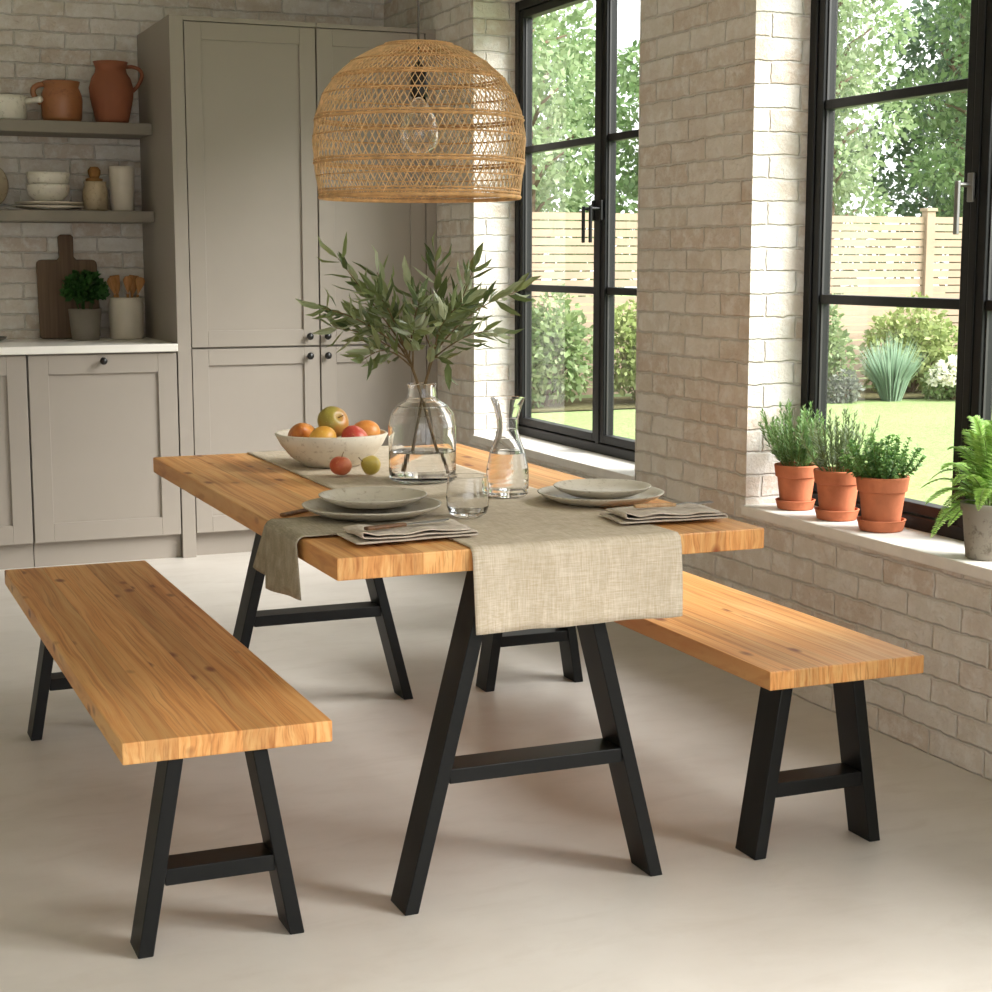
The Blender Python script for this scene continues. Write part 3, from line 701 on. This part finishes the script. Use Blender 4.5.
# --------------------------------------------------------------- pendant lamp
LX, LY = 1.538, 4.20
t = thing('pendant_lamp', 'large domed woven rattan pendant lamp over the dining table', 'lamp', (LX, LY, 1.522))
prof = [(.000, .263), (.02, .266), (.09, .276), (.15, .279), (.21, .272), (.265, .253), (.31, .222), (.35, .178), (.378, .13), (.395, .082)]
def rad(z):
    for (a, ra), (b, rb) in zip(prof, prof[1:]):
        if z <= b: k = (z - a) / (b - a); return ra + (rb - ra) * k
    return prof[-1][1]
# arc-length parametrisation of the profile
samp = [i / 400 * .395 for i in range(401)]; acc = [0]
for a, b in zip(samp, samp[1:]): acc.append(acc[-1] + math.hypot(b - a, rad(b) - rad(a)))
def zat(s):
    s *= acc[-1]
    lo, hi = 0, 400
    while hi - lo > 1:
        mid = (lo + hi) // 2
        if acc[mid] <= s: lo = mid
        else: hi = mid
    return samp[lo] + (samp[hi] - samp[lo]) * (s - acc[lo]) / max(1e-9, acc[hi] - acc[lo])
wv = MB(); NS = 88; seg = 26
for sgn in (-1, 1):
    for k in range(NS):
        pts = []
        for i in range(seg + 1):
            s = i / seg; z = zat(s); a = 2 * PI * k / NS + sgn * s * .95
            r = rad(z) + sgn * .0012 + .0012 * math.sin(i * 2.1 + k)
            pts.append((r * math.cos(a), r * math.sin(a), z))
        wv.tube(pts, .00135, 4, False)
wv.build('lamp_shade', M['rattan'], t)
bands = MB()
for z, rr in ((.002, .006), (.012, .0035), (.020, .0028), (.056, .002), (.090, .0042), (.098, .003), (.160, .0026), (.202, .0042), (.210, .0032), (.266, .0024), (.306, .0038), (.313, .0028), (.350, .0026), (.385, .004), (.393, .006)):
    r = rad(z); n = 72
    pts = [((r + .0015 * math.sin(k * 9.5 + z * 90)) * math.cos(2 * PI * k / n), (r + .0015 * math.sin(k * 9.5 + z * 90)) * math.sin(2 * PI * k / n), z) for k in range(n + 1)]
    bands.tube(pts, rr, 6, False)
bands.build('woven_bands', M['rattan_band'], t, smooth=True)
MB().lathe([(.012, .392), (.078, .392), (.08, .396), (.078, .400), (.012, .400)], 30).build('top_plate', M['rattan'], t)
MB().tube([(0, 0, .34), (0, 0, ZC - 1.522)], .0035, 8).build('cord', M['cord'], t, smooth=True)
MB().lathe([(0, .262), (.022, .262), (.024, .268), (.024, .315), (.018, .33), (.006, .352), (0, .352)], 20).build('lamp_socket', M['knob'], t, smooth=True)
bp = [(0, .115), (.02, .119), (.042, .133), (.053, .157), (.053, .178), (.042, .208), (.025, .238), (.016, .266)]
MB().lathe(bp[:-1] + [(.016, .266), (.0148, .266)] + [(max(0, q - .0014), z + (.0014 if z < .13 else 0)) for q, z in bp[:-1]][::-1], 32).build('bulb', M['glass'], t, smooth=True)
MB().lathe([(0, ZC - 1.522 - .03), (.05, ZC - 1.522 - .03), (.055, ZC - 1.522 - .001), (0, ZC - 1.522 - .001)], 24).build('ceiling_rose', M['knob'], t)

# ------------------------------------------------------------- sill plants
PHT = .015
def saucer(y, lab, k):
    o = tag(MB().lathe(dense([(0, 0), (.054, 0), (.058, .002), (.064, .026), (.066, .03), (.061, .031), (.056, .0075), (0, .0065)], .012), 40).build('saucer', M['terra'], smooth=True, loc=(2.932, y, SILL + .0008)), lab, 'saucer', 'terracotta saucers on the sill'); o.scale = (k, k, k)
def tpot(parent):
    MB().lathe(dense([(0, 0), (.046, 0), (.049, .003), (.061, .098), (.0665, .1), (.0715, .136), (.07, .139), (.064, .139), (.06, .11), (.057, .108), (0, .108)], .012), 44).build('pot', M['terra'], parent, smooth=True)
    MB().lathe([(.0595, .118), (.04, .123), (0, .125)], 20, wob=.05).build('soil', M['soil'], parent)
def stems_plant(n, h, spread, needle, wid, dens, mat, thin=False, lean=.0):
    s = MB(); l = MB()
    for k in range(n):
        a = rnd.uniform(0, 2 * PI); q = math.sqrt(rnd.random())
        b = Vector((.034 * q * math.cos(a), .034 * q * math.sin(a), .12))
        hh = h * rnd.uniform(.55, 1.08) * (1 - .25 * q)
        tip = b + Vector((spread * q * math.cos(a), spread * q * math.sin(a), hh)) + Vector((rnd.uniform(-.012, .012), rnd.uniform(-.012, .012), 0))
        tip.x = min(tip.x, .072); tip.y = max(-.1, min(tip.y, .078))
        pts = curve(b, tip, Vector((math.cos(a), math.sin(a), 0)) * spread * .12 * q, 6)
        s.tube(pts, [.0013 - .0001 * i for i in range(7)], 4)
        cnt = int(hh * dens)
        for i in range(cnt):
            f = .15 + .85 * (i + rnd.random()) / cnt; j = min(5, int(f * 6)); p = pts[j].lerp(pts[j + 1], min(1, f * 6 - j)); d = (pts[j + 1] - pts[j]).normalized()
            out = rv(1); out = (out - d * out.dot(d)).normalized()
            ln = needle * rnd.uniform(.7, 1.15) * (1.1 - .35 * f)
            if thin: l.blade(p, d * rnd.uniform(.5, 1.1) + out * rnd.uniform(.5, .9), d.cross(out), ln, wid)
            else: l.leaf(p, d * rnd.uniform(.2, .7) + out, d.cross(out) + rv(.3), ln, wid, .1, .2)
    return s, l
spec = [(4.508, 'rosemary', 'bright green rosemary in a terracotta pot, nearest the brick pillar', 'rosemary', (64, .24, .09, .029, .0050, 380, None, True), 'terracotta saucer under the bright green rosemary', .98),
        (4.275, 'lavender', 'grey-green thin-leaved herb in a terracotta pot, middle of the three pots', 'sage', (44, .215, .085, .026, .0042, 300, None, True), 'terracotta saucer under the grey-green herb, middle one', 1.05),
        (4.045, 'oregano', 'low round-leaved green herb in a terracotta pot, nearest the fern', 'basil', (64, .135, .085, .018, .011, 220, None, False), 'terracotta saucer under the round-leaved herb', 1.1)]
for y, nm, lab, mt, a, sl, k in spec:
    saucer(y, sl, k)
    t = thing('potted_' + nm, lab, 'potted plant', (2.932, y, SILL + .0018 + .0068 * k), 0, 'herb pots on the window sill'); t.scale = (k, k, k)
    tpot(t); s, l = stems_plant(*a)
    s.build('stem', M['greenstem'], t); l.build('foliage', M[mt], t)
t = thing('potted_fern', 'feathery green fern in a weathered grey pot beside the window mullion', 'potted plant', (2.918, 3.545, SILL + .0008), 0, None)
MB().lathe([(0, 0), (.056, 0), (.059, .003), (.071, .128), (.076, .13), (.078, .15), (.07, .151), (.064, .125), (0, .124)], 44).build('pot', M['zinc'], t, smooth=True)
MB().lathe([(.066, .13), (.03, .135), (0, .136)], 20, wob=.05).build('soil', M['soil'], t)
fr = MB(); fs_ = MB()
def frond(az, ln, rise, droop):
    d0 = Vector((math.cos(az), math.sin(az), 0)); pts = []
    for i in range(19):
        f = i / 18
        pts.append(Vector((0, 0, .13)) + d0 * (ln * (.06 + .94 * f ** 1.25)) + Vector((0, 0, rise * .86 * math.sin(f * PI * .56) - droop * f ** 2.6)))
    for p in pts:
        p.x = min(p.x, .068 + .01 * math.sin(p.z * 60))
    fs_.tube(pts, [.0015 * (1 - .7 * i / 18) for i in range(19)], 4)
    side = d0.cross(Vector((0, 0, 1)))
    LT = sum((b - a).length for a, b in zip(pts, pts[1:])); N = int(LT / .0042)
    for i in range(N):
        f = .12 + .88 * i / (N - 1); j = min(17, int(f * 18)); p = pts[j].lerp(pts[j + 1], f * 18 - j); d = (pts[j + 1] - pts[j]).normalized()
        ll = LT * .17 * math.sin(PI * min(1, f * .8 + .2)) ** .75 + .003
        for sg in (-1, 1):
            fr.leaf(p, side * sg + d * .35 + rv(.08), d, ll * rnd.uniform(.85, 1.1), .0044, -.12, .1)
for az, ln, rise, dr in [(1.57, .21, .16, .05), (1.72, .23, .09, .09), (2.05, .20, .12, .06), (1.42, .2, .03, .10), (2.5, .16, .16, .06), (2.9, .15, .1, .1), (3.4, .15, .15, .05), (3.9, .16, .12, .08), (4.4, .18, .2, .04), (4.9, .18, .14, .08),
                         (5.4, .08, .26, .0), (0.5, .06, .27, .0), (1.3, .09, .27, .0), (1.9, .07, .285, .0), (2.7, .08, .25, .0), (4.6, .09, .27, .0), (3.6, .08, .24, .0), (1.62, .22, .05, .15), (2.3, .15, .05, .12), (1.5, .13, .23, .0), (1.75, .15, .2, .02), (4.8, .06, .28, 0)]:
    frond(az + rnd.uniform(-.06, .06), ln, rise, dr)
fs_.build('stem', M['greenstem'], t); fr.build('frond', M['fern'], t)

# ------------------------------------------------------------------- garden
FYG = 15.0; GZ = -.02
t = thing('garden_fence', 'pale horizontal board fence closing off the lawn', 'fence', (0, FYG, GZ))
posts = [3.15, 5.88, 8.62, 11.36, 14.1, 16.84]
for a, b in zip(posts, posts[1:]):
    m = MB()
    for k in range(22): z = .04 + k * .0825; m.box(a + .05, -.01, z, b - .05, .012, z + .070)
    m.build('panel', M['fence'], t)
for a in posts: MB().box(a - .055, -.05, 0, a + .055, .05, 1.90).box(a - .07, -.065, 1.90, a + .07, .065, 1.935).build('post', M['fence'], t, bevel=.004)
def leafball(m, c, r, n, sz, shell=.55):
    for _ in range(n):
        v = rv(1)
        while v.length > 1 or v.length < .02: v = rv(1)
        v = v.normalized() * (shell + (1 - shell) * rnd.random()) if rnd.random() < .75 else v
        p = Vector((c[0] + v.x * r[0], c[1] + v.y * r[1], c[2] + v.z * r[2]))
        s = sz * rnd.uniform(.6, 1.3)
        m.blade(p, v + rv(.9) + Vector((0, 0, -.2)), rv(1), s, s * .6)
def tree_mesh(h, trunk, blobs, n, sz, mat, nm):
    t = bpy.data.objects.new('tree', None); COL.objects.link(t)
    tr = MB(); tr.tube([(0, 0, 0), (.05, .03, h * .35), (-.04, .05, h * .7), (0, 0, h * .95)], [trunk, trunk * .8, trunk * .5, trunk * .15], 8)
    lf = MB()
    for (bx, by, bz, br, bh) in blobs:
        tr.tube([(0, 0, max(.4, bz - br)), (bx * .5, by * .5, bz - br * .3), (bx, by, bz)], [trunk * .35, trunk * .25, .01], 6)
        leafball(lf, (bx, by, bz), (br, br, bh), n, sz)
    tr.build('trunk', M['bark'], t, smooth=True); lf.build('foliage', mat, t)
    return t
def rblobs(n, z0, z1, R, r):
    out = []
    for i in range(n):
        f = (i + .5) / n; a = i * 2.4 + rnd.uniform(-.4, .4); z = z0 + (z1 - z0) * f; rr = R * (1 - .55 * abs(f - .4)) * rnd.uniform(.4, 1)
        out.append((rr * math.cos(a), rr * math.sin(a), z, r * rnd.uniform(.75, 1.2), r * rnd.uniform(.55, .8)))
    return out
T = [
 (7.75, 17.6, 6.3, .08, rblobs(18, 2.0, 6.2, .95, .5), 420, .10, 'tree1', 'pale airy tree seen through the far window beyond the fence'),
 (9.86, 17.6, 3.9, .09, rblobs(15, 1.3, 3.7, .8, .45), 560, .10, 'tree2', 'low leafy green tree beyond the fence, beside the brick pillar'),
 (11.8, 17.6, 6.6, .09, rblobs(22, 1.9, 6.6, .95, .5), 460, .10, 'tree1', 'pale tree next to the reveal of the near window, beyond the fence'),
 (14.35, 17.6, 5.9, .10, rblobs(22, 1.7, 5.7, .95, .5), 520, .10, 'tree2', 'bright green tree in the middle of the near window, beyond the fence'),
 (16.75, 17.6, 6.2, .10, rblobs(20, 1.6, 6.0, 1.0, .5), 420, .10, 'tree1', 'light green tree beyond the fence behind the window mullion'),
 (9.6, 21.6, 5.0, .12, rblobs(18, 1.2, 4.5, 1.35, .7), 420, .13, 'tree2', 'green tree standing behind the pale airy tree'),
 (13.4, 21.6, 6.6, .14, rblobs(22, 1.2, 6.2, 1.2, .65), 460, .13, 'conifer', 'dark conifer standing behind the pale tree of the near window'),
 (16.9, 21.6, 6.0, .14, rblobs(22, 1.2, 5.4, 1.3, .65), 460, .13, 'conifer', 'dark conifer standing behind the bright green tree'),
]
for x, y, h, tk, bl, n, sz, mt, lab in T:
    o = tree_mesh(h, tk, bl, n, sz, M[mt], 'tree'); o.location = (x, y, GZ); tag(o, lab, 'tree', 'trees beyond the fence')
def shrub(x, y, r, h, n, sz, mat, lab, name='garden_shrub', flowers=0, grp='shrubs along the fence'):
    t = thing(name, lab, 'shrub', (x, y, GZ), 0, grp); m = MB(); s = MB()
    for k in range(6):
        a = k * 2.4; q = r * (.15 if k == 0 else .55)
        c = (q * math.cos(a), q * math.sin(a) * .7, h * (.62 if k == 0 else rnd.uniform(.3, .52)))
        leafball(m, c, (r * .55, r * .5, h * .36), n // 6, sz, .6)
        s.tube([(0, 0, 0), (c[0] * .6, c[1] * .6, c[2] * .6), c], [.02, .014, .005], 5)
    s.build('stem', M['bark'], t); m.build('foliage', mat, t)
    if flowers:
        f = MB()
        for _ in range(flowers):
            v = rv(1).normalized(); v.z = abs(v.z); v.y = -abs(v.y)
            p = Vector((v.x * r * 1.02, v.y * r * .95, h * .35 + v.z * h * .58))
            for j in range(7): f.blade(p, rv(1) + v * .5, rv(1), .045, .04)
        f.build('blossom', M['petal'], t)['kind'] = 'stuff'
    return t
shrub(6.48, 14.25, .46, 1.16, 3200, .075, M['shrub'], 'pale shrub beside the frame of the far window, under the fence')
shrub(7.49, 14.25, .46, 1.12, 3200, .075, M['shrub2'], 'yellow-green shrub behind the mullion of the far window, under the fence')
shrub(8.5, 14.25, .42, 1.05, 2000, .075, M['shrub'], 'green shrub under the fence, next to the brick pillar')
shrub(9.58, 14.35, .34, 1.02, 2000, .075, M['shrub'], 'tall loose shrub next to the frame of the near window')
shrub(10.72, 14.35, .52, 1.06, 3400, .075, M['shrub2'], 'wide rounded yellow-green shrub behind the ornamental grass')
shrub(12.05, 14.3, .5, 1.0, 2600, .075, M['shrub'], 'green shrub behind the mullion of the near window')
shrub(9.36, 13.62, .18, .32, 800, .055, M['greyshrub'], 'small grey shrub low in front of the tall loose shrub')
shrub(10.6, 13.5, .31, .45, 1500, .055, M['shrub'], 'low shrub covered in white flowers beside the ornamental grass', flowers=200)
shrub(11.5, 13.5, .31, .45, 1500, .055, M['shrub'], 'low white-flowered shrub past the window mullion', flowers=180)
t = thing('ornamental_grass', 'tall blue-green ornamental grass clump at the edge of the lawn', 'ornamental grass', (9.93, 13.6, GZ))
gm = MB()
for k in range(420):
    a = rnd.uniform(0, 2 * PI); q = math.sqrt(rnd.random()); b = Vector((.1 * q * math.cos(a), .08 * q * math.sin(a), 0))
    tp = b + Vector((.29 * q * math.cos(a), .24 * q * math.sin(a), .74 * rnd.uniform(.65, 1.05) * (1 - .3 * q)))
    mid = b.lerp(tp, .5) + Vector((-math.cos(a), -math.sin(a), .0)) * .05 * q
    w = Vector((.008, 0.004, 0)); gm.add([b - w, b + w, mid + w, tp, mid - w], [(0, 1, 2, 4), (4, 2, 3)])
gm.build('foliage', M['bluegrass'], t)
struct(MB().sheet(lambda u, v: (3.5 + 14 * u, 13.75 + .15 * noise.noise(Vector((u * 9, 0, 3))) * (1 - v) + 1.2 * v, GZ + .012), 60, 2).build('flower_bed', M['bed']))

# ------------------------------------------------------------------- light
w = bpy.data.worlds.new('sky'); sc.world = w; w.use_nodes = True
bg = w.node_tree.nodes['Background']; bg.inputs[0].default_value = (.97, .985, 1, 1); bg.inputs[1].default_value = 1.5
sl = bpy.data.lights.new('sun', 'SUN'); so = bpy.data.objects.new('sun', sl); COL.objects.link(so)
sl.energy = 7.6; sl.angle = math.radians(42); sl.color = (1, .985, .965)
dirv = Vector((-.77, .62, -.80)).normalized()
so.rotation_euler = dirv.to_track_quat('-Z', 'Y').to_euler()

vs_ = sc.view_settings; vs_.view_transform = 'Standard'; vs_.look = 'None'; vs_.exposure = .93; vs_.gamma = 1.0; vs_.use_curve_mapping = False
cy = sc.cycles
cy.max_bounces = 14; cy.transparent_max_bounces = 16; cy.transmission_bounces = 12; cy.diffuse_bounces = 6; cy.glossy_bounces = 5
cy.sample_clamp_indirect = 8.0; cy.use_denoising = True
